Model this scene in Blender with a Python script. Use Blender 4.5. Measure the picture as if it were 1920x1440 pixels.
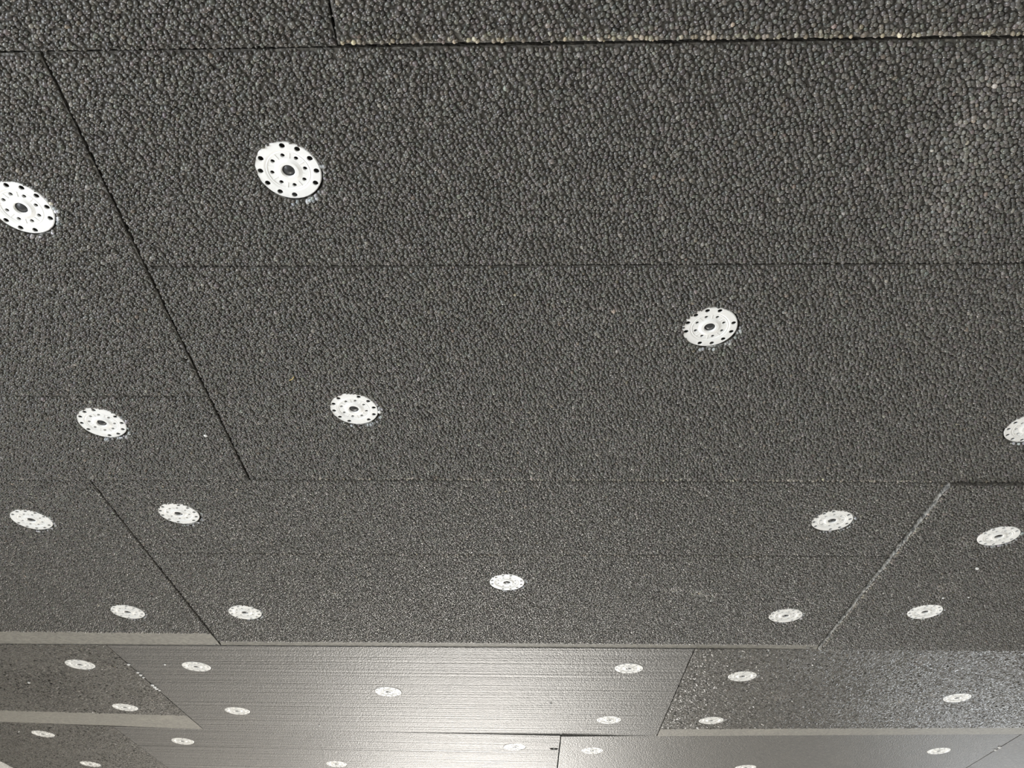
import bpy, math, random
import numpy as np
from mathutils import Matrix, Vector
from mathutils.geometry import delaunay_2d_cdt

scene = bpy.context.scene
for o in list(bpy.data.objects):
    bpy.data.objects.remove(o)
C = scene.collection
rng = np.random.default_rng(7)
random.seed(7)

# ------------------------------------------------------------------ camera
EYE = 1.80                                  # eye height; the boards hang about 0.6 m above it
PITCH, YAW, ROLL, FPX = 0.7117, 0.0239, 0.0166, 1428.09
cd = bpy.data.cameras.new('camera')
cd.sensor_fit = 'HORIZONTAL'
cd.sensor_width = 36.0
cd.lens = 36.0 * FPX / 1920.0
cd.clip_start = 0.01
cam = bpy.data.objects.new('camera', cd)
C.objects.link(cam)
R = Matrix.Rotation(YAW, 3, 'Z') @ Matrix.Rotation(math.pi / 2 + PITCH, 3, 'X') @ Matrix.Rotation(ROLL, 3, 'Z')
cam.matrix_world = Matrix.Translation((0, 0, EYE)) @ R.to_4x4()
scene.camera = cam

# ------------------------------------------------------------------ world and light
w = bpy.data.worlds.new('world')
scene.world = w
w.use_nodes = True
bg = w.node_tree.nodes['Background']
bg.inputs['Color'].default_value = (0.80, 0.90, 1.0, 1)
bg.inputs['Strength'].default_value = 1.0

def area(name, loc, target, sx, sy, power, col):
    l = bpy.data.lights.new(name, 'AREA')
    l.shape = 'RECTANGLE'
    l.size, l.size_y, l.energy, l.color = sx, sy, power, col
    o = bpy.data.objects.new(name, l)
    C.objects.link(o)
    o.location = loc
    d = Vector(target) - Vector(loc)
    o.rotation_euler = d.to_track_quat('-Z', 'Y').to_euler()
    return o

# daylight entering by the far doorway (warm, sunlit yard) and by the wide opening in the left wall (blue sky)
area('doorway_light', (-0.35, 5.74, 1.20), (-0.35, 0, 1.20), 1.5, 1.9, 128, (1.0, 0.95, 0.88))
area('opening_light', (-1.64, -0.45, 1.35), (2.0, -0.45, 1.35), 1.5, 1.5, 50, (0.92, 0.96, 1.0))
area('fill_light', (2.62, 4.6, 1.45), (-2.0, 4.0, 1.45), 1.5, 1.2, 22, (0.95, 0.98, 1.0))  # added cool fill from the right; the wall opening is made for it

scene.view_settings.view_transform = 'Standard'
scene.view_settings.look = 'None'
scene.view_settings.gamma = 1.0
scene.view_settings.use_curve_mapping = False
scene.view_settings.exposure = 0.15

# ------------------------------------------------------------------ materials
def new_mat(name):
    m = bpy.data.materials.new(name)
    m.use_nodes = True
    nt = m.node_tree
    return m, nt, nt.nodes['Principled BSDF']

def node(nt, t, **kw):
    n = nt.nodes.new(t)
    for k, v in kw.items():
        setattr(n, k, v)
    return n

def foam_material(name, col, rough, wire=0.0, spec=0.5, cell=240.0, relief=0.0015, pale=1.7, low=.75):
    """graphite bead foam: rounded cells about 4.6 mm wide, optional wire-cut lines along the board"""
    m, nt, p = new_mat(name)
    L = nt.links.new
    tc = node(nt, 'ShaderNodeTexCoord')
    vo = node(nt, 'ShaderNodeTexVoronoi', feature='F1')
    vo.inputs['Scale'].default_value = cell
    vo.inputs['Randomness'].default_value = 0.85
    L(tc.outputs['Object'], vo.inputs['Vector'])
    # per-cell tint
    ramp = node(nt, 'ShaderNodeValToRGB')
    e = ramp.color_ramp.elements
    e[0].position, e[0].color = 0.0, (col[0] * low, col[1] * low, col[2] * low, 1)
    e[1].position, e[1].color = 0.94, (col[0] * 1.15, col[1] * 1.15, col[2] * 1.12, 1)
    n3 = e.new(1.0); n3.color = (col[0] * pale, col[1] * pale, col[2] * pale * .94, 1)
    sep = node(nt, 'ShaderNodeSeparateColor')
    L(vo.outputs['Color'], sep.inputs[0])
    L(sep.outputs[0], ramp.inputs[0])
    # faint pale scuffs
    no = node(nt, 'ShaderNodeTexNoise')
    no.inputs['Scale'].default_value = 7.0
    no.inputs['Detail'].default_value = 6.0
    no.inputs['Roughness'].default_value = 0.7
    L(tc.outputs['Object'], no.inputs['Vector'])
    mr = node(nt, 'ShaderNodeMapRange')
    mr.inputs[1].default_value, mr.inputs[2].default_value = 0.56, 0.80
    mr.inputs[3].default_value, mr.inputs[4].default_value = 0.0, 0.55
    L(no.outputs['Fac'], mr.inputs[0])
    mix = node(nt, 'ShaderNodeMix', data_type='RGBA')
    L(mr.outputs[0], mix.inputs[0])
    L(ramp.outputs[0], mix.inputs[6])
    mix.inputs[7].default_value = (col[0] * 1.8, col[1] * 1.75, col[2] * 1.65, 1)
    L(mix.outputs[2], p.inputs['Base Color'])
    p.inputs['Roughness'].default_value = rough
    p.inputs['Specular IOR Level'].default_value = spec
    # relief: domes, plus wire-cut lines
    inv = node(nt, 'ShaderNodeMath', operation='MULTIPLY_ADD')
    L(vo.outputs['Distance'], inv.inputs[0])
    inv.inputs[1].default_value, inv.inputs[2].default_value = -1.0, 1.0
    h = inv.outputs[0]
    if wire > 0:
        mp = node(nt, 'ShaderNodeMapping')
        mp.inputs['Scale'].default_value = (0.9, 95.0, 1.0)
        L(tc.outputs['Object'], mp.inputs['Vector'])
        wn = node(nt, 'ShaderNodeTexNoise')
        wn.inputs['Scale'].default_value = 1.0
        wn.inputs['Detail'].default_value = 3.0
        L(mp.outputs[0], wn.inputs['Vector'])
        ad = node(nt, 'ShaderNodeMath', operation='MULTIPLY_ADD')
        L(wn.outputs['Fac'], ad.inputs[0])
        ad.inputs[1].default_value = wire
        L(h, ad.inputs[2])
        h = ad.outputs[0]
    bp = node(nt, 'ShaderNodeBump')
    bp.inputs['Strength'].default_value = 1.0
    bp.inputs['Distance'].default_value = relief
    L(h, bp.inputs['Height'])
    L(bp.outputs[0], p.inputs['Normal'])
    return m

GRAPHITE = (0.090, 0.085, 0.077)
M_foam = foam_material('graphite_foam', GRAPHITE, 0.45)
M_wire = foam_material('graphite_foam_wire_cut', (0.088, 0.085, 0.081), 0.52, wire=3.6, relief=0.0012)
M_flat = foam_material('graphite_foam_smooth', (0.088, 0.084, 0.078), 0.50, relief=0.0011)
M_rasp_lit = foam_material('graphite_foam_rasped_lit', (0.235, 0.226, 0.204), 0.60, relief=0.0003, pale=1.2)  # rasped bevels; grey lifted to hold the warm far light on them
M_torn_lit = foam_material('torn_foam_lit', (0.55, 0.545, 0.53), 0.38, relief=0.0014, cell=260.0, pale=1.3, low=.22)  # torn edges; near-white also holds the light falling on those faces

def bead_material():
    m, nt, p = new_mat('graphite_beads')
    L = nt.links.new
    at = node(nt, 'ShaderNodeAttribute', attribute_name='bead_tint')
    L(at.outputs['Color'], p.inputs['Base Color'])
    L(at.outputs['Alpha'], p.inputs['Roughness'])
    p.inputs['Specular IOR Level'].default_value = 0.55
    tc = node(nt, 'ShaderNodeTexCoord')
    no = node(nt, 'ShaderNodeTexNoise')
    no.inputs['Scale'].default_value = 900.0
    L(tc.outputs['Object'], no.inputs['Vector'])
    bp = node(nt, 'ShaderNodeBump')
    bp.inputs['Strength'].default_value = 0.35
    bp.inputs['Distance'].default_value = 0.0006
    L(no.outputs['Fac'], bp.inputs['Height'])
    L(bp.outputs[0], p.inputs['Normal'])
    return m
M_bead = bead_material()

def plain(name, col, rough, spec=0.5, noise=0.0, scale=20.0, bump=0.0):
    m, nt, p = new_mat(name)
    L = nt.links.new
    p.inputs['Roughness'].default_value = rough
    p.inputs['Specular IOR Level'].default_value = spec
    p.inputs['Base Color'].default_value = (*col, 1)
    if noise or bump:
        tc = node(nt, 'ShaderNodeTexCoord')
        no = node(nt, 'ShaderNodeTexNoise')
        no.inputs['Scale'].default_value = scale
        no.inputs['Detail'].default_value = 6.0
        L(tc.outputs['Object'], no.inputs['Vector'])
        if noise:
            rp = node(nt, 'ShaderNodeValToRGB')
            e = rp.color_ramp.elements
            e[0].position, e[1].position = 0.3, 0.7
            e[0].color = (*[c * (1 - noise) for c in col], 1)
            e[1].color = (*[min(1, c * (1 + noise)) for c in col], 1)
            L(no.outputs['Fac'], rp.inputs[0])
            L(rp.outputs[0], p.inputs['Base Color'])
        if bump:
            bp = node(nt, 'ShaderNodeBump')
            bp.inputs['Distance'].default_value = bump
            L(no.outputs['Fac'], bp.inputs['Height'])
            L(bp.outputs[0], p.inputs['Normal'])
    return m

M_slab = plain('concrete_slab', (0.32, 0.31, 0.29), 0.9, 0.3, 0.2, 6.0, 0.002)
M_floor = plain('concrete_floor', (0.50, 0.48, 0.44), 0.85, 0.3, 0.25, 3.0, 0.002)
M_wall = plain('pale_render', (0.74, 0.72, 0.68), 0.9, 0.3, 0.12, 120.0, 0.003)
M_disc = plain('white_plastic', (0.88, 0.88, 0.865), 0.42, 0.5, 0.03, 60.0)
M_plug = plain('dark_plug', (0.035, 0.036, 0.038), 0.30, 0.5, 0.2, 300.0)
M_crumb = plain('white_foam_crumb', (0.85, 0.85, 0.84), 0.5, 0.5, 0.05, 400.0)
M_straw = plain('dry_straw', (0.55, 0.42, 0.16), 0.7, 0.3, 0.2, 300.0)

# ------------------------------------------------------------------ helpers
def link(o, parent=None):
    C.objects.link(o)
    if parent is not None:
        o.parent = parent
    return o

def mesh_obj(name, verts, faces, mats, parent=None, mi=None, origin=(0, 0, 0), smooth=False):
    me = bpy.data.meshes.new(name)
    ox = np.array(origin)
    me.from_pydata([tuple(np.array(v) - ox) for v in verts], [], faces)
    for m in (mats if isinstance(mats, (list, tuple)) else [mats]):
        me.materials.append(m)
    if mi is not None:
        me.polygons.foreach_set('material_index', mi)
    if smooth:
        me.polygons.foreach_set('use_smooth', [True] * len(me.polygons))
    me.update()
    o = bpy.data.objects.new(name, me)
    o.location = origin
    return link(o, parent)

def boxes_mesh(bxs):
    V, F = [], []
    for (x0, y0, z0, x1, y1, z1) in bxs:
        b = len(V)
        V += [(x, y, z) for z in (z0, z1) for y in (y0, y1) for x in (x0, x1)]
        F += [tuple(b + i for i in f) for f in
              ((0, 2, 3, 1), (4, 5, 7, 6), (0, 1, 5, 4), (2, 6, 7, 3), (0, 4, 6, 2), (1, 3, 7, 5))]
    return V, F

def structure(name, bxs, mat, label, cat):
    V, F = boxes_mesh(bxs)
    o = mesh_obj(name, V, F, mat)
    o['kind'] = 'structure'
    o['label'] = label
    o['category'] = cat
    return o

# ------------------------------------------------------------------ the room
XL, XR, YN, YF, SLAB = -1.625, 2.605, -1.55, 5.72, 2.50
ceiling = structure('ceiling', [(XL - .2, YN - .2, SLAB, XR + .2, YF + .2, SLAB + .2)], M_slab,
                    'concrete slab lined with dark graphite foam insulation boards', 'ceiling')
structure('floor', [(XL - .2, YN - .2, -.2, XR + .2, YF + .2, 0)], M_floor, 'bare grey concrete floor', 'floor')
# left wall with a wide raw opening beside the camera
structure('wall_left', [(XL - .2, 0.35, 0, XL, YF, SLAB), (XL - .2, YN, 0, XL, -1.25, SLAB),
                        (XL - .2, -1.25, 0, XL, 0.35, .55), (XL - .2, -1.25, 2.15, XL, 0.35, SLAB)],
          M_wall, 'pale rough-rendered wall meeting the end of the boards', 'wall')
structure('wall_right', [(XR, YN, 0, XR + .2, 3.8, SLAB), (XR, 5.4, 0, XR + .2, YF, SLAB),
                         (XR, 3.8, 0, XR + .2, 5.4, .8), (XR, 3.8, 2.1, XR + .2, 5.4, SLAB)],
          M_wall, 'pale rendered wall with an opening added for the fill light', 'wall')
structure('wall_front', [(XL - .2, YN - .2, 0, XR + .2, YN, SLAB)], M_wall, 'pale rendered wall behind the viewer', 'wall')
structure('wall_back', [(XL - .2, YF, 0, -1.15, YF + .2, SLAB), (.45, YF, 0, XR + .2, YF + .2, SLAB),
                        (-1.15, YF, 2.2, .45, YF + .2, SLAB)],
          M_wall, 'pale rendered wall with a bright doorway', 'wall')

# ------------------------------------------------------------------ insulation boards
# corners near-left, near-right, far-right, far-left as (x, y, drop above eye height);
# rasp = (near end of rasped bevel at the far edge: y, z left, z right); slit = distance of relief slit from the near edge
HOLE_R = 0.0312
BOARDS = {  # torn sides and rim beads: paler, with the light on those edges painted in
 'T1': dict(c=[(-1.351, -.306, .603), (-.1522, -.317, .603), (-.1522, .2845, .6035), (-1.351, .2955, .6035)], bead=2),
 'T2': dict(c=[(-.150, -.317, .599), (1.050, -.328, .594), (1.050, .2706, .5930), (-.150, .2815, .5995)], bead=2, torn=('far',), lit_rim=[('far', .0045, 2.1, 0, 1), ('far', .0025, 1.5, 0, 1), ('far', .009, 1.25, 0, 1)]),
 'A':  dict(c=[(XL, .2985, .604), (-.3962, .288, .604), (-.3902, .8965, .5935), (XL, .8965, .5935)], slit=.421, slit_w=.0006, bead=2),
 'B':  dict(c=[(-.394, .288, .6045), (.806, .2765, .598), (.811, .8970, .5945), (-.389, .8970, .5955)], slit=.2245, bead=2, lit_rim=[('far', .0045, 2.6, .08, .80)]),
 'K':  dict(c=[(XL, .8976, .594), (-.6185, .8976, .594), (-.6150, 1.4993, .5958), (XL, 1.4993, .5955)], rasp=(1.435, .5985, .594), bead=1),
 'Cb': dict(c=[(-.6160, .8976, .594), (.5830, .8976, .5945), (.5790, 1.4993, .5968), (-.6135, 1.4993, .5960)],
            rasp=(1.481, .5975, .5985), slit=.2145, slit_w=.0010, bead=1, lit_rim=[('slit', .0026, 2.1, .12, .85)]),
 'D':  dict(c=[(.5885, .8985, .5908), (1.786, .8985, .592), (1.783, 1.4988, .600), (.5815, 1.4988, .5945)], bead=1, torn=('left',), lit_rim=[('left', .0045, 2.6, 0, 1)]),
 'E':  dict(c=[(XL, 1.5000, .595), (-.8485, 1.5000, .596), (-.8495, 2.1030, .612), (XL, 2.1030, .632)], rasp=(1.98, .6225, .6078), bead=.5),
 'F':  dict(c=[(-.8470, 1.5000, .596), (.3365, 1.5000, .5966), (.3405, 2.1030, .6055), (-.8480, 2.1035, .6118)], wire=1),
 'G':  dict(c=[(.3380, 1.4995, .5955), (1.537, 1.4995, .608), (1.540, 2.1030, .622), (.3420, 2.1030, .605)], rasp=(2.04, .6035, .619), bead=.5),
 'L5': dict(c=[(XL, 2.1042, .636), (-1.0930, 2.1042, .617), (-1.0880, 2.7045, .617), (XL, 2.7045, .636)], bead=.5),
 'M5': dict(c=[(-1.0920, 2.1042, .617), (.0912, 2.1045, .6042), (.0920, 2.7045, .607), (-1.087, 2.7045, .617)], wire=1, slit=.168),
 'S5': dict(c=[(1.2905, 2.1045, .6205), (2.490, 2.1045, .624), (2.490, 2.7045, .624), (1.2895, 2.7045, .622)], flat=1),
 'R5': dict(c=[(.0935, 2.1055, .6025), (1.2880, 2.1045, .6205), (1.287, 2.7045, .622), (.0950, 2.7045, .606)], flat=1),
}
def filler(x0, x1, y0, y1, z):
    return dict(c=[(x0, y0, z), (x1, y0, z), (x1, y1, z), (x0, y1, z)])
n = 0
for (x0, x1, y0, y1, z) in [(XL, -1.353, -.306, .2955, .6035), (1.052, 2.25, -.328, .270, .597), (2.252, XR, -.328, .270, .597),
                            (.813, 2.01, .2745, .896, .597), (2.012, XR, .2745, .896, .597),
                            (1.788, XR, .898, 1.4985, .60), (1.542, XR, 1.50, 2.103, .62), (2.492, XR, 2.1045, 2.7045, .622)]:
    BOARDS['fill%d' % n] = filler(x0, x1, y0, y1, z); n += 1
    if y0 < 1.4 and x0 < 1.9:
        BOARDS['fill%d' % (n - 1)]['bead'] = 1
for k, y0 in enumerate((-1.53, -.932, 2.7065, 3.3085, 3.9105, 4.5125, 5.1145)):
    y1 = y0 + .6
    x = XL - (.25, .7, .5, .1, .85, .4, .65)[k]
    while x < XR - .01:
        a, b = max(x, XL), min(x + 1.2, XR)
        if b - a > .02:
            BOARDS['fill%d' % n] = filler(a, b, y0, y1, (.603, .603, .618, .612, .606, .6, .6)[k]); n += 1
        x += 1.202

def surf(bd, x, y):
    """height of a board's visible face at plan position x, y (above eye height)"""
    c = bd['c']
    s, t = 0.5, 0.5
    for _ in range(6):
        px = (1-s)*(1-t)*c[0][0] + s*(1-t)*c[1][0] + s*t*c[2][0] + (1-s)*t*c[3][0]
        py = (1-s)*(1-t)*c[0][1] + s*(1-t)*c[1][1] + s*t*c[2][1] + (1-s)*t*c[3][1]
        s += (x - px) / (c[1][0] - c[0][0])
        t += (y - py) / (c[3][1] - c[0][1])
    return s, t, face_z(bd, s, t)

def face_z(bd, s, t):
    c = bd['c']
    zn = (1-s)*c[0][2] + s*c[1][2]
    zf = (1-s)*c[3][2] + s*c[2][2]
    if 'rasp' in bd:
        yc, zl, zr = bd['rasp']
        tc = (yc - c[0][1]) / (c[3][1] - c[0][1])
        zc = (1-s)*zl + s*zr
        return np.where(t < tc, zn + (zc - zn) * t / tc, zc + (zf - zc) * (t - tc) / (1 - tc))
    return zn + (zf - zn) * t

def plan_xy(bd, s, t):
    c = np.array(bd['c'])
    s = np.asarray(s); t = np.asarray(t)
    return ((1-s)*(1-t)*c[0][0] + s*(1-t)*c[1][0] + s*t*c[2][0] + (1-s)*t*c[3][0],
            (1-s)*(1-t)*c[0][1] + s*(1-t)*c[1][1] + s*t*c[2][1] + (1-s)*t*c[3][1])

#DISCS_BEGIN
# board, x, y, label, spin, offset of its hole, lift, tilt
DISCS = [
    ('B', -0.2182, 0.3991, 'white fixing disc with crumbled foam rim, between the boldest slit and bright board edge', -2.09, 0.0008, 0.0014, 0.0004, (-0.007, -0.002)),
    ('A', -0.4867, 0.439, 'white fixing disc across the long dark joint from the crumbled-rim disc', 1.0, 0.0006, 0.0008, 0.0004, (-0.002, -0.002)),
    ('B', 0.2028, 0.5979, 'white fixing disc with a deep torn gap along its rim, past the boldest slit', -0.79, 0.0022, 0.0012, 0.0004, (0.003, -0.005)),
    ('B', -0.2157, 0.742, 'white fixing disc with one white crumb at its rim, near the bright beaded seam', -1.7, 0.0012, 0.0008, 0.0004, (0.009, -0.0)),
    ('A', -0.5463, 0.7691, 'white fixing disc in the strip between a slit and row seam, near a white bead', 5.25, 0.0006, 0.0008, 0.0004, (-0.011, 0.002)),
    ('B', 0.6387, 0.775, 'white fixing disc with a black chipped hole touching its rim', 0.95, -0.001, 0.0, 0.0004, (-0.011, -0.012)),
    ('K', -0.7566, 1.009, 'white fixing disc near the middle of the board with the broadest pale strip', 3.29, 0.0006, 0.0008, 0.0004, (-0.001, -0.012)),
    ('Cb', -0.523, 0.9901, 'white fixing disc with a black crescent gap beside the start of a black joint', -1.75, 0.0018, 0.0012, 0.0004, (0.001, -0.011)),
    ('Cb', 0.4588, 1.0031, 'white fixing disc on the faintly slit board, by the start of the bright ragged joint', 1.89, 0.0006, 0.0008, 0.0004, (0.016, 0.003)),
    ('D', 0.721, 1.0403, 'white fixing disc near white flecks, at the near edge of the low-hanging board', 2.97, 0.0003, 0.0004, -0.0004, (-0.003, -0.016)),
    ('K', -0.739, 1.3386, "white fixing disc just before the broadest pale strip, at a black joint's end", 4.48, 0.0003, 0.0004, -0.0004, (0.007, -0.004)),
    ('Cb', -0.5213, 1.3427, 'white fixing disc on the faintly slit board, by the notched corner of a pale strip', 5.03, 0.0003, 0.0004, -0.0004, (-0.018, 0.006)),
    ('Cb', -0.032, 1.2128, 'white fixing disc alone in the middle of the faintly slit board', 5.52, 0.0003, 0.0004, -0.0004, (0.004, 0.002)),
    ('Cb', 0.4774, 1.3431, 'white fixing disc on the faintly slit board, by the chipped end of the ragged joint', 1.36, 0.0003, 0.0004, -0.0004, (0.008, -0.002)),
    ('D', 0.7183, 1.3141, 'white fixing disc on the low-hanging board, by the end of the ragged joint', 3.94, 0.0003, 0.0004, -0.0004, (-0.003, 0.009)),
    ('E', -0.9547, 1.6165, 'white fixing disc between the two broad pale strips, after the first of them', 2.42, 0.0003, 0.0004, -0.0004, (-0.006, 0.009)),
    ('F', -0.7057, 1.6232, 'white fixing disc on the shiny lined board, at the start of the chip-filled joint', 3.67, 0.0003, 0.0004, -0.0004, (0.01, -0.007)),
    ('F', 0.218, 1.6125, 'white fixing disc on the shiny lined board, at the start of its thin joint', 5.83, 0.0003, 0.0004, -0.0004, (0.015, -0.019)),
    ('G', 0.4657, 1.6545, 'white fixing disc on the scuffed matt board, at the start of the thin joint', 4.22, 0.0003, 0.0004, -0.0004, (0.008, 0.014)),
    ('F', -0.3137, 1.7735, 'white fixing disc standing slightly proud in the middle of the shiny lined board', 6.06, 0.0003, 0.0004, -0.0016, (0, 0.03)),
    ('G', 0.9886, 1.8029, 'white fixing disc in the middle of the scuffed matt board', 4.48, 0.0003, 0.0004, -0.0004, (0.004, 0.015)),
    ('E', -0.9833, 1.9225, "white fixing disc between the two broad pale strips, beside the chip-filled joint's end", 3.6, 0.0003, 0.0004, -0.0004, (-0.001, 0.003)),
    ('F', -0.7094, 1.937, "white fixing disc on the shiny lined board, at the chip-filled joint's end", 5.36, 0.0003, 0.0004, -0.0004, (0.003, -0.0)),
    ('F', 0.2068, 1.9719, 'white fixing disc on the shiny lined board, at the end of its thin joint', 5.03, 0.0003, 0.0004, -0.0004, (-0.004, 0.002)),
    ('G', 0.4575, 1.9684, "white fixing disc just before the long narrow pale strip, by the thin joint's end", 1.85, 0.0003, 0.0004, -0.0004, (0.002, -0.016)),
    ('L5', -1.3315, 2.2056, 'white fixing disc just after the second broad pale strip, on the board at the wall', 0.28, 0.0003, 0.0004, -0.0004, (-0.002, -0.002)),
    ('M5', -0.9464, 2.2248, 'white fixing disc on the brightest board, near its faint joint with the wall board', 4.51, 0.0003, 0.0004, -0.0004, (-0.008, 0.014)),
    ('M5', -0.0293, 2.2142, 'white fixing disc on the brightest board, beside the chipped black corner gap', 6.16, 0.0003, 0.0004, -0.0004, (-0.029, -0.001)),
    ('R5', 0.1829, 2.2361, 'white fixing disc just past the chipped black corner gap, after the brightest board', 1.94, 0.0003, 0.0004, -0.0004, (0.01, 0.005)),
    ('R5', 1.1369, 2.2599, 'white fixing disc after the long narrow strip, near a broken slanting joint', 0.2, 0.0003, 0.0004, -0.0004, (0.003, 0.008)),
    ('L5', -1.3315, 2.5072, 'white fixing disc deep in the short board that meets the rendered wall', 3.83, 0.0003, 0.0004, -0.0004, (0.001, 0.002)),
    ('M5', -0.5568, 2.4253, 'white fixing disc in the middle of the brightest board', 5.45, 0.0003, 0.0004, -0.0004, (-0.008, 0.019)),
    ('R5', 0.6422, 2.4221, 'white fixing disc in the middle of the board after the long narrow strip', 5.63, 0.0003, 0.0004, -0.0004, (-0.006, 0.006)),
]
#DISCS_END

SCUFFS = [('B', .385, .36, .030, .07, .8), ('B', .41, .45, .03, .06, .6), ('Cb', .259, 1.239, .014, .010, 1.5), ('Cb', .303, 1.253, .012, .012, 2.2),
          ('Cb', .3285, 1.263, .010, .012, 1.2), ('G', .88, 1.83, .035, .012, 1.6), ('G', .81, 1.565, .05, .02, .8), ('G', .925, 1.783, .015, .012, 1.8),
          ('G', .546, 1.76, .03, .012, 1.2), ('G', .578, 1.795, .02, .02, 1.3), ('D', .714, 1.217, .02, .015, .9), ('D', .675, 1.06, .02, .01, .9)]
# bits broken out of the boards: x, y, half-sizes
DENTS = {'B': [(.6095, .781, .006, .005)], 'A': [(-.3975, .6511, .0032, .004), (-.3968, .626, .002, .004)], 'K': [(-.6245, 1.18, .004, .002), (-.6235, 1.4955, .006, .0018)],
         'Cb': [(.563, 1.4945, .009, .0022)], 'M5': [(.078, 2.224, .012, .010)], 'D': [(.5880, 1.493, .004, .004)], 'B2': []}

def build_board(key, bd, discs):
    c = bd['c']
    W = c[1][0] - c[0][0]
    D = c[3][1] - c[0][1]
    detailed = not key.startswith('fill')
    rs = random.Random(key)
    P, E = [], []
    def loop(pts):
        b = len(P)
        P.extend(pts)
        k = len(pts)
        E.extend([(b + i, b + (i + 1) % k) for i in range(k)])
    # outline, slightly ragged
    step = .009 if detailed else 2.0
    out = []
    amp = .0010 if detailed else 0
    sides = [((0, 0), (W, 0), (0, 1)), ((W, 0), (W, D), (-1, 0)), ((W, D), (0, D), (0, -1)), ((0, D), (0, 0), (1, 0))]
    for (a, b, nrm) in sides:
        ln = math.hypot(b[0]-a[0], b[1]-a[1])
        k = max(1, int(ln / step))
        for i in range(k):
            f = i / k
            j = rs.random() ** 3 * amp * (3.5 if nrm == (1, 0) and 'left' in bd.get('torn', ()) else 1) if i else 0
            out.append((a[0] + (b[0]-a[0])*f + nrm[0]*j, a[1] + (b[1]-a[1])*f + nrm[1]*j))
    loop(out)
    holes = []
    for d in discs:
        s, t, z = surf(bd, d[1], d[2])
        cx, cy = s * W + d[5], t * D + d[6]
        holes.append((cx, cy))
        loop([(cx + (HOLE_R + rs.uniform(-.0004, .0008)) * math.cos(a), cy + (HOLE_R + rs.uniform(-.0004, .0008)) * math.sin(a))
              for a in [2 * math.pi * i / 44 for i in range(44)]])
    dents = []
    for (dx, dy, rx, ry) in DENTS.get(key, []):
        s, t, z = surf(bd, dx, dy)
        dents.append((s * W, t * D, rx, ry))
        loop([(s * W + rx * rs.uniform(.97, 1.15) * math.cos(q), t * D + ry * rs.uniform(.97, 1.15) * math.sin(q))
              for q in [2 * math.pi * i / 14 for i in range(14)]])
    slit = bd.get('slit')
    hw = bd.get('slit_w', .0010)
    if slit:
        loop([(.002, slit - hw), (W - .002, slit - hw), (W - .002, slit + hw), (.002, slit + hw)])
    tc = None
    if 'rasp' in bd:
        tc = (bd['rasp'][0] - c[0][1])
        b = len(P)
        k = 40
        P.extend([(.0015 + (W - .003) * i / k, tc + rs.uniform(-.0015, .0015)) for i in range(k + 1)])
        E.extend([(b + i, b + i + 1) for i in range(k)])
    res = delaunay_2d_cdt([Vector(p) for p in P], E, [], 1, 1e-6)
    vs, tris = res[0], res[2]
    def region(x, y):
        for (cx, cy) in holes:
            if (x-cx)**2 + (y-cy)**2 < (HOLE_R - .0006)**2:
                return 1
        for (cx, cy, rx, ry) in dents:
            if ((x-cx)/rx)**2 + ((y-cy)/ry)**2 < .97:
                return 1
        if slit and abs(y - slit) < hw * .99 and .002 < x < W - .002:
            return 2
        return 0
    depth = (.0011 if bd.get('bead', 0) >= 1 else 0, .014, .022)
    V, F, MI, vid = [], [], [], {}
    ctr = (plan_xy(bd, .5, .5)[0], plan_xy(bd, .5, .5)[1], EYE + float(face_z(bd, .5, .5)))
    def vert(i, r):
        if (i, r) not in vid:
            s, t = vs[i][0] / W, vs[i][1] / D
            x, y = plan_xy(bd, s, t)
            vid[(i, r)] = len(V)
            zz = SLAB if r == 9 else EYE + float(face_z(bd, s, t)) + depth[r]  # beads stand proud of the sheet behind them
            V.append((float(x), float(y), zz))
        return vid[(i, r)]
    edges = {}
    for tri in tris:
        mx = sum(vs[i][0] for i in tri) / 3
        my = sum(vs[i][1] for i in tri) / 3
        r = region(mx, my)
        tri = list(tri)
        a, b_, c_ = [vs[i] for i in tri]
        if (b_[0]-a[0])*(c_[1]-a[1]) - (b_[1]-a[1])*(c_[0]-a[0]) > 0:
            tri.reverse()                       # faces look down
        F.append(tuple(vert(i, r) for i in tri))
        MI.append(1 if tc and my > tc and r == 0 else 0)
        F.append(tuple(vert(i, 9) for i in reversed(tri)))
        MI.append(0)
        for i in range(3):
            edges.setdefault((tri[i], tri[(i+1) % 3]), r)
    for (i, j), r in edges.items():
        ro = edges.get((j, i), 9)
        if ro != r and (ro == 9 or r < ro):
            F.append((vert(j, r), vert(i, r), vert(i, ro), vert(j, ro)))
            mx, my = (vs[i][0] + vs[j][0]) / 2, (vs[i][1] + vs[j][1]) / 2
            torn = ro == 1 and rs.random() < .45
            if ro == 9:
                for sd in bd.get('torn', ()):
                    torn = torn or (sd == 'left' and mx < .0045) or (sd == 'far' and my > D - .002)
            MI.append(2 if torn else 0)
    o = mesh_obj('insulation_board', V, F, [M_wire if bd.get('wire') else M_flat if bd.get('flat') else M_foam, M_rasp_lit, M_torn_lit], ceiling, MI, ctr)
    return o, holes, dents, W, D

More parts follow.
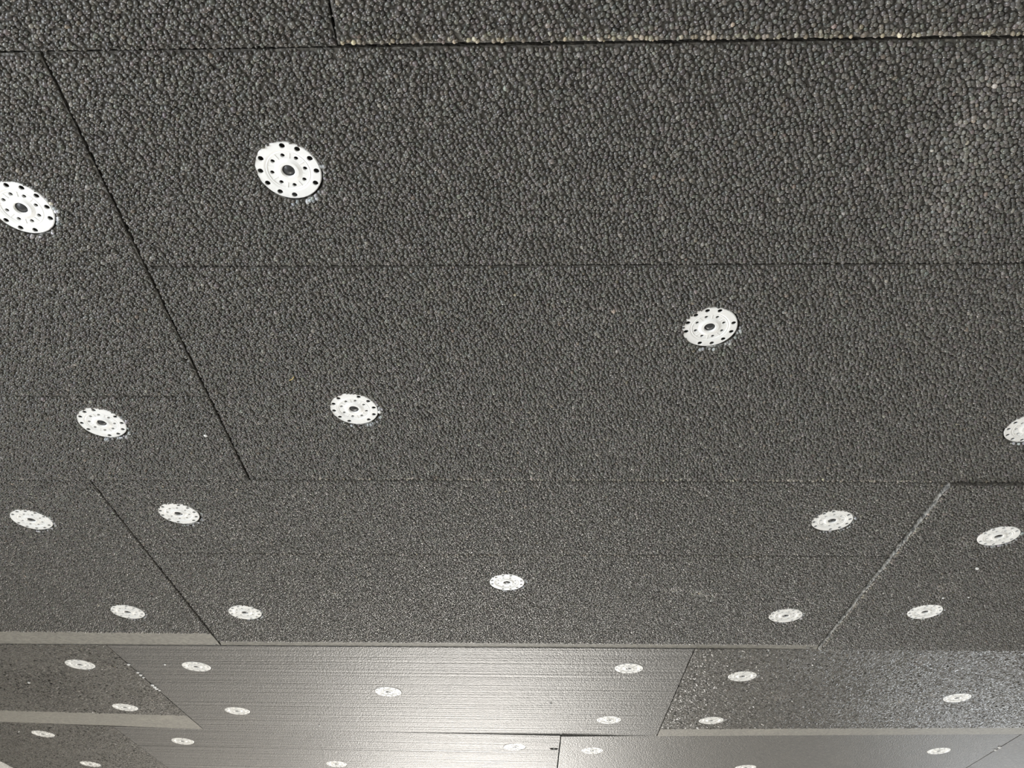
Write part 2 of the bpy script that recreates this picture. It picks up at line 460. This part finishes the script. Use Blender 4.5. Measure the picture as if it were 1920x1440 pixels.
# ---- beads: every cell of the near boards is a small dome of its own
def add_beads(key, bd, board, holes, dents, W, D, mode, ring):
    S = .0040 if mode >= 1 else .0046
    nx, ny = int(W / S) + 2, int(D / (S * .866)) + 2
    I, J = np.meshgrid(np.arange(nx), np.arange(ny))
    a = (I + .5 * (J % 2)) * S
    b = J * S * .866
    a = (a + rng.uniform(-.36, .36, a.shape) * S).ravel()
    b = (b + rng.uniform(-.36, .36, b.shape) * S).ravel()
    keep = (a > .0005) & (a < W - .0005) & (b > .0005) & (b < D - .0005)
    # only as far as the photograph, and a step to the side of it, can see
    x, y = plan_xy(bd, a / W, b / D)
    close = (np.abs(x) < .36 + .50 * y) & (y > .20)
    wide = (np.abs(x + .15) < 1.25 + .40 * y) & (y > -.05) & (y < 2.5)
    keep &= close if ring == 'close' else (wide & ~close)
    if 'rasp' in bd:
        keep &= b < bd['rasp'][0] - bd['c'][0][1]
    a, b = a[keep], b[keep]
    r = S * rng.uniform(.46, .68, a.shape)
    big = rng.random(a.shape) < .05
    r[big] *= 1.3
    for (hx, hy) in holes:
        dd = np.hypot(a - hx, b - hy) - HOLE_R
        k = dd > -.0004
        a, b, r, dd = a[k], b[k], r[k], dd[k]
        r = np.minimum(r, dd + .0017)
    for (cx, cy, rx, ry) in dents:
        k = ((a - cx) / rx) ** 2 + ((b - cy) / ry) ** 2 > 1.0
        a, b, r = a[k], b[k], r[k]
    if bd.get('slit'):
        dd = np.abs(b - bd['slit'])
        r = np.minimum(r, dd - .0006 * bd.get('slit_w', .001) / .001 + .0008 * (rng.random(a.shape) < .35))
        k = r > .0009
        a, b, r = a[k], b[k], r[k]
    dd = np.minimum(np.minimum(a, W - a), np.minimum(b, D - b))
    r = np.minimum(r, dd + .0005)
    k = r > .0009
    a, b, r = a[k], b[k], r[k]
    nb = len(a)
    if nb == 0:
        return 0
    h = r * (rng.uniform(.48, .78, nb) if mode == 2 else rng.uniform(.30, .56, nb) if mode == 1 else rng.uniform(.16, .38, nb) if bd['bead'] < 1 else rng.uniform(.35, .6, nb))
    rings = [(0.0, 1.0), (.66, .76), (1.0, -.50)] if mode >= 1 else [(0.0, 1.0), (1.0, -.05)]
    k = {2: 5, 1: 4, .5: 4}[mode]
    nv = 1 + (len(rings) - 1) * k
    base = EYE + face_z(bd, a / W, b / D)
    X = np.zeros((nb, nv)); Y = np.zeros((nb, nv)); Z = np.zeros((nb, nv))
    ph = rng.uniform(0, 6.28, nb)
    el = rng.uniform(.85, 1.18, nb)
    ea = rng.uniform(0, 3.14, nb)
    tx, ty = rng.normal(0, .22, nb), rng.normal(0, .22, nb)
    col = 0
    X[:, 0], Y[:, 0], Z[:, 0] = a, b, base - h
    idx = 1
    for ri, (rr, hh) in enumerate(rings[1:]):
        for q in range(k):
            ang = ph + 2 * math.pi * (q + .5 * ri) / k
            ux, uy = np.cos(ang) * el, np.sin(ang) / el
            dx = (ux * np.cos(ea) - uy * np.sin(ea)) * r * rr
            dy = (ux * np.sin(ea) + uy * np.cos(ea)) * r * rr
            X[:, idx] = a + dx; Y[:, idx] = b + dy
            Z[:, idx] = base - h * hh + (tx * dx + ty * dy if ri == 0 else 0)
            idx += 1
    px, py = plan_xy(bd, X / W, Y / D)
    co = np.stack([px, py, Z], 2).reshape(-1, 3) - np.array(board.location)
    f1 = [(0, 1 + (q + 1) % k, 1 + q) for q in range(k)]
    f2 = []
    for q in range(k if len(rings) == 3 else 0):
        i0, i1 = 1 + q, 1 + (q + 1) % k
        o0, o1 = 1 + k + q, 1 + k + (q + 1) % k
        f2 += [(i0, i1, o0), (i1, o1, o0)]
    pat = np.array(f1 + f2)
    tri = (pat[None] + (np.arange(nb) * nv)[:, None, None]).reshape(-1)
    nt_ = len(tri) // 3
    me = bpy.data.meshes.new('bead_surface')
    me.vertices.add(len(co)); me.vertices.foreach_set('co', co.ravel())
    me.loops.add(len(tri)); me.loops.foreach_set('vertex_index', tri.astype(np.int32))
    me.polygons.add(nt_)
    me.polygons.foreach_set('loop_start', np.arange(nt_, dtype=np.int32) * 3)
    me.polygons.foreach_set('use_smooth', np.ones(nt_, dtype=bool))
    g = np.array(GRAPHITE)
    v = np.clip(rng.normal(1.0, .25, nb), .5, 1.8)
    tint = g[None] * v[:, None]
    hue = rng.normal(0, .035, (nb, 3))
    tint *= 1 + hue
    pale = rng.random(nb) < .035
    tint[pale] *= rng.uniform(1.5, 2.3, (pale.sum(), 1))
    for (side, d0, gain, u0, u1) in bd.get('lit_rim', []):  # light catching board edges and slit lip, put into the bead tint
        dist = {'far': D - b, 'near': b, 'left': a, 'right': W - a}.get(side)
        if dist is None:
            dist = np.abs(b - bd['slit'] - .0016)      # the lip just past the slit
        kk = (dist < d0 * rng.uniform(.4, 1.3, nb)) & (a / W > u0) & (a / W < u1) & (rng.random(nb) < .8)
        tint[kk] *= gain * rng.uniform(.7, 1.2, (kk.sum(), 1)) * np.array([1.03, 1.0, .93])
    wx, wy = plan_xy(bd, a / W, b / D)
    for (sk, sx, sy, rx, ry, gain) in SCUFFS:
        if sk == key:
            q = np.exp(-((wx - sx) / rx) ** 2 - ((wy - sy) / ry) ** 2) * (rng.random(nb) < .75)
            tint *= (1 + gain * q)[:, None]
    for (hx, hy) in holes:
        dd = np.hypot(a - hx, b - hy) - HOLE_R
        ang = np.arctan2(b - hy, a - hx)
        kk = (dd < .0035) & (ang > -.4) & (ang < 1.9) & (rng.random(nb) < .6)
        tint[kk] *= np.array([3.4, 3.7, 4.2])  # painted daylight: bluish lit beads on the far-right side of each hole
    brown = rng.random(nb) < .006
    tint[brown] *= np.array([1.55, 1.38, 1.2])
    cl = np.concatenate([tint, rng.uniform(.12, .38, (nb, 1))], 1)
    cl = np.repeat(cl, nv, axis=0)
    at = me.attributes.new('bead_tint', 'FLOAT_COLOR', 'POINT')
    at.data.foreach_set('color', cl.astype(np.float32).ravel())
    me.materials.append(M_bead)
    me.update()
    me.validate()
    o = bpy.data.objects.new('bead_surface', me)
    o.parent = board
    C.objects.link(o)
    o['kind'] = 'stuff'
    return nb

total = 0
for key, bd in BOARDS.items():
    ds = [d for d in DISCS if d[0] == key]
    board, holes, dents, W, D = build_board(key, bd, ds)
    if bd.get('bead'):
        total += add_beads(key, bd, board, holes, dents, W, D, bd['bead'], 'close')
        total += add_beads(key, bd, board, holes, dents, W, D, .5, 'wide')   # coarser beads outside the photograph
print('beads', total)

# ------------------------------------------------------------------ fixing discs
def disc_plate():
    rad = [.0058, .0068, .0095, .0112, .0128, .0186, .0196, .0204, .0214, .0222, .0292, .0300]
    prof = {.0058: -.0006, .0068: .0006, .0095: .0006, .0112: -.0003, .0128: -.0009, .0186: -.0009, .0196: -.0002,
            .0204: -.0006, .0214: -.0002, .0222: .0, .0292: .0, .0300: -.0006}
    P, E = [], []
    def circ(cx, cy, r, k, ex=1.0, ang=0.0):
        b = len(P)
        for i in range(k):
            t = 2 * math.pi * i / k
            u, v = r * math.cos(t) * ex, r * math.sin(t)
            P.append((cx + u * math.cos(ang) - v * math.sin(ang), cy + u * math.sin(ang) + v * math.cos(ang)))
        E.extend([(b + i, b + (i + 1) % k) for i in range(k)])
    for r in rad:
        circ(0, 0, r, 72 if r > .012 else 36)
    hl = []
    for i in range(12):
        if i in (0, 6):
            continue
        t = 2 * math.pi * i / 12
        hl.append((.0258 * math.cos(t), .0258 * math.sin(t), .00265))
    for i in range(8):
        t = 2 * math.pi * (i + .5) / 8
        hl.append((.0157 * math.cos(t), .0157 * math.sin(t), .00205))
    for (x, y, r) in hl:
        circ(x, y, r, 16)
    res = delaunay_2d_cdt([Vector(p) for p in P], E, [], 1, 1e-8)
    vs, tris = res[0], res[2]
    keys = sorted(prof)
    vals = [prof[k] for k in keys]
    V, F, edges = [], [], {}
    nv = len(vs)
    top = [(v[0], v[1], -float(np.interp(math.hypot(*v), keys, vals))) for v in vs]
    V = top + [(x, y, .0015 + (.0014 if .0125 < math.hypot(x, y) < .0188 else 0)) for (x, y, z) in top]
    for tri in tris:
        mx = sum(vs[i][0] for i in tri) / 3; my = sum(vs[i][1] for i in tri) / 3
        m = math.hypot(mx, my)
        if m < .0058 * .995 or m > .03:
            continue
        if any((mx-x)**2 + (my-y)**2 < r*r for (x, y, r) in hl):
            continue
        tri = list(tri)
        a, b, c = [vs[i] for i in tri]
        if (b[0]-a[0])*(c[1]-a[1]) - (b[1]-a[1])*(c[0]-a[0]) > 0:
            tri.reverse()
        F.append(tuple(tri))
        F.append(tuple(nv + i for i in reversed(tri)))
        for i in range(3):
            edges[(tri[i], tri[(i+1) % 3])] = 1
    for (i, j) in edges:
        if (j, i) not in edges:
            F.append((j, i, nv + i, nv + j))
    # four thin radial ribs in the dished ring
    for q in range(8):
        t = 2 * math.pi * q / 8
        ca, sa = math.cos(t), math.sin(t)
        b = len(V)
        for (rr, zz) in ((.0130, .0009), (.0186, .0009), (.0186, .0005), (.0130, .0005)):
            for wd in (-.00035, .00035):
                V.append((rr * ca - wd * sa, rr * sa + wd * ca, zz))
        F += [(b, b+1, b+3, b+2), (b+2, b+3, b+5, b+4), (b+4, b+5, b+7, b+6), (b, b+6, b+7, b+1), (b, b+2, b+4, b+6), (b+1, b+7, b+5, b+3)]
    return V, F

def lathe(prof, k):
    V, F = [], []
    for (r, z) in prof:
        V += [(r * math.cos(2*math.pi*i/k), r * math.sin(2*math.pi*i/k), z) for i in range(k)]
    for q in range(len(prof) - 1):
        for i in range(k):
            F.append((q*k+i, q*k+(i+1) % k, (q+1)*k+(i+1) % k, (q+1)*k+i))
    return V, F

def proto_mesh(name, V, F, mat, smooth=False):
    me = bpy.data.meshes.new(name)
    me.from_pydata(V, [], F)
    me.materials.append(mat)
    if smooth:
        me.polygons.foreach_set('use_smooth', [True] * len(me.polygons))
    me.update()
    return me

ME_plate = proto_mesh('plate', *disc_plate(), M_disc)
ME_plug = proto_mesh('center_plug', *lathe([(.0001, -.0004), (.0016, -.0002), (.0032, .0005), (.0046, .0012), (.0058, .0021), (.0058, .0050), (.0001, .0050)], 28), M_plug, True)
ME_hub = proto_mesh('anchor_shank', *lathe([(.0062, .0023), (.0062, .0060), (.0045, .0080), (.0045, .0135), (.0001, .0135)], 20), M_disc, True)

def add_disc(d):
    key, x, y, lab, spin, ox, oy, lift, tilt = d
    bd = BOARDS[key]
    s, t, z = surf(bd, x, y)
    e = 1e-3
    gx = (surf(bd, x + e, y)[2] - surf(bd, x - e, y)[2]) / (2 * e)
    gy = (surf(bd, x, y + e)[2] - surf(bd, x, y - e)[2]) / (2 * e)
    nrm = Vector((-float(gx), -float(gy), 1)).normalized()
    rs = random.Random(lab)
    nrm = (nrm + Vector((tilt[0], tilt[1], 0))).normalized()
    root = bpy.data.objects.new('insulation_disc', None)
    root.empty_display_size = .02
    C.objects.link(root)
    root.location = (x, y, EYE + float(z) + lift)
    q = Vector((0, 0, 1)).rotation_difference(nrm)
    root.rotation_euler = (q.to_matrix() @ Matrix.Rotation(spin, 3, 'Z')).to_euler()
    root['label'] = lab
    root['category'] = 'fixing disc'
    root['group'] = 'white discs pinning the ceiling boards'
    for me, nm in ((ME_plate, 'plate'), (ME_plug, 'center_plug'), (ME_hub, 'anchor_shank')):
        c = bpy.data.objects.new(nm, me)
        C.objects.link(c)
        c.parent = root
for d in DISCS:
    add_disc(d)

# ------------------------------------------------------------------ foam crumbs and straw caught on the boards
def crumb_mesh(seed):
    rs = random.Random(seed)
    g = (1 + 5 ** .5) / 2
    V = [(-1, g, 0), (1, g, 0), (-1, -g, 0), (1, -g, 0), (0, -1, g), (0, 1, g), (0, -1, -g), (0, 1, -g), (g, 0, -1), (g, 0, 1), (-g, 0, -1), (-g, 0, 1)]
    V = [tuple(c / 1.9 * rs.uniform(.75, 1.15) for c in v) for v in V]
    F = [(0, 11, 5), (0, 5, 1), (0, 1, 7), (0, 7, 10), (0, 10, 11), (1, 5, 9), (5, 11, 4), (11, 10, 2), (10, 7, 6), (7, 1, 8),
         (3, 9, 4), (3, 4, 2), (3, 2, 6), (3, 6, 8), (3, 8, 9), (4, 9, 5), (2, 4, 11), (6, 2, 10), (8, 6, 7), (9, 8, 1)]
    return proto_mesh('foam_crumb', V, F, M_crumb)
crumb_meshes = [crumb_mesh(i) for i in range(3)]

def crumb(key, x, y, size, label, group=None, down=.0022):
    z = float(surf(BOARDS[key], x, y)[2])
    o = bpy.data.objects.new('foam_crumb', crumb_meshes[int(abs(x * 1e4)) % 3])
    C.objects.link(o)
    o.location = (x, y, EYE + z - down)
    o.scale = (size, size, size * .7)
    o.rotation_euler = (0, 0, x * 40)
    o['label'] = label
    o['category'] = 'foam crumb'
    if group:
        o['group'] = group

crumb('A', -.4180, .7915, .0026, 'single round white foam bead stuck near the side joint, after the slit')
crumb('B', -.1835, .7440, .0026, 'white foam crumb at the rim of a disc near the bright beaded seam')
crumb('D', .7335, 1.1425, .0032, 'largest white fleck on the low-hanging board, between its two discs')
crumb('D', .7245, 1.2530, .0022, 'small white fleck right beside a disc on the low-hanging board')
crumb('D', .7670, 1.2500, .0019, 'smallest white fleck on the low-hanging board, away from its discs')
crumb('F', -.7676, 1.6085, .0030, 'tiny white fleck by the disc at the start of the chip-filled joint', None, .0012)
crumb('F', -.5300, 2.0500, .0028, 'tiny white fleck at the far edge of the shiny lined board', None, .0012)
crumb('F', .0600, 1.8500, .0030, 'tiny white fleck on the shiny lined board, nearest its thin dark joint', None, .0012)
crumb('E', -1.127, 1.737, .0034, 'tiny white fleck stuck to the board between the two broad pale strips')
crumb('G', .4320, 2.0210, .0034, 'tiny white fleck beside a disc before the long narrow pale strip')
crumb('F', -.8465, 1.6101, .0036, 'lone white foam chip at the start of the joint of the shiny lined board', None, .0014)
for (x, y, sz) in [(-.8465, 1.660, .0034), (-.8465, 1.676, .0036), (-.8465, 1.692, .0030)]:
    crumb('F', x, y, sz, 'white foam chip, one of a row of three wedged in the joint', 'row of three white chips in the joint', .0014)
for (x, y, sz) in [(-.8465, 1.744, .0042), (-.8460, 1.757, .0044), (-.8465, 1.769, .0046), (-.8440, 1.780, .0036)]:
    crumb('F', x, y, sz, 'white foam chip in the thickest clump of chips in the joint', 'clump of white chips in the joint', .0014)
crumb('R5', 1.2860, 2.225, .0050, 'larger pale foam chip at the broken slanting joint', None, .0014)
crumb('R5', 1.2860, 2.250, .0040, 'smaller pale foam chip at the broken slanting joint', None, .0014)

V, F = [], []
p0, p1 = Vector((-.2833, .6850, 0)), Vector((-.2765, .6785, 0))
for i, p in enumerate((p0, (p0 + p1) / 2 + Vector((.0004, .0006, -.0012)), p1)):
    for q in range(5):
        a = 2 * math.pi * q / 5
        V.append((p.x + .0004 * math.cos(a), p.y + .0004 * math.cos(a), p.z + .0004 * math.sin(a)))
for i in range(2):
    F += [(i*5+q, i*5+(q+1) % 5, i*5+5+(q+1) % 5, i*5+5+q) for q in range(5)]
zs = EYE + float(surf(BOARDS['B'], -.28, .682)[2]) - .0018
straw = mesh_obj('straw_fibre', [(x, y, z + zs) for (x, y, z) in V], F, M_straw, origin=(-.28, .682, zs))
straw['label'] = 'tiny yellow straw fibre stuck to the dark beads near the white-crumb disc'
straw['category'] = 'straw'
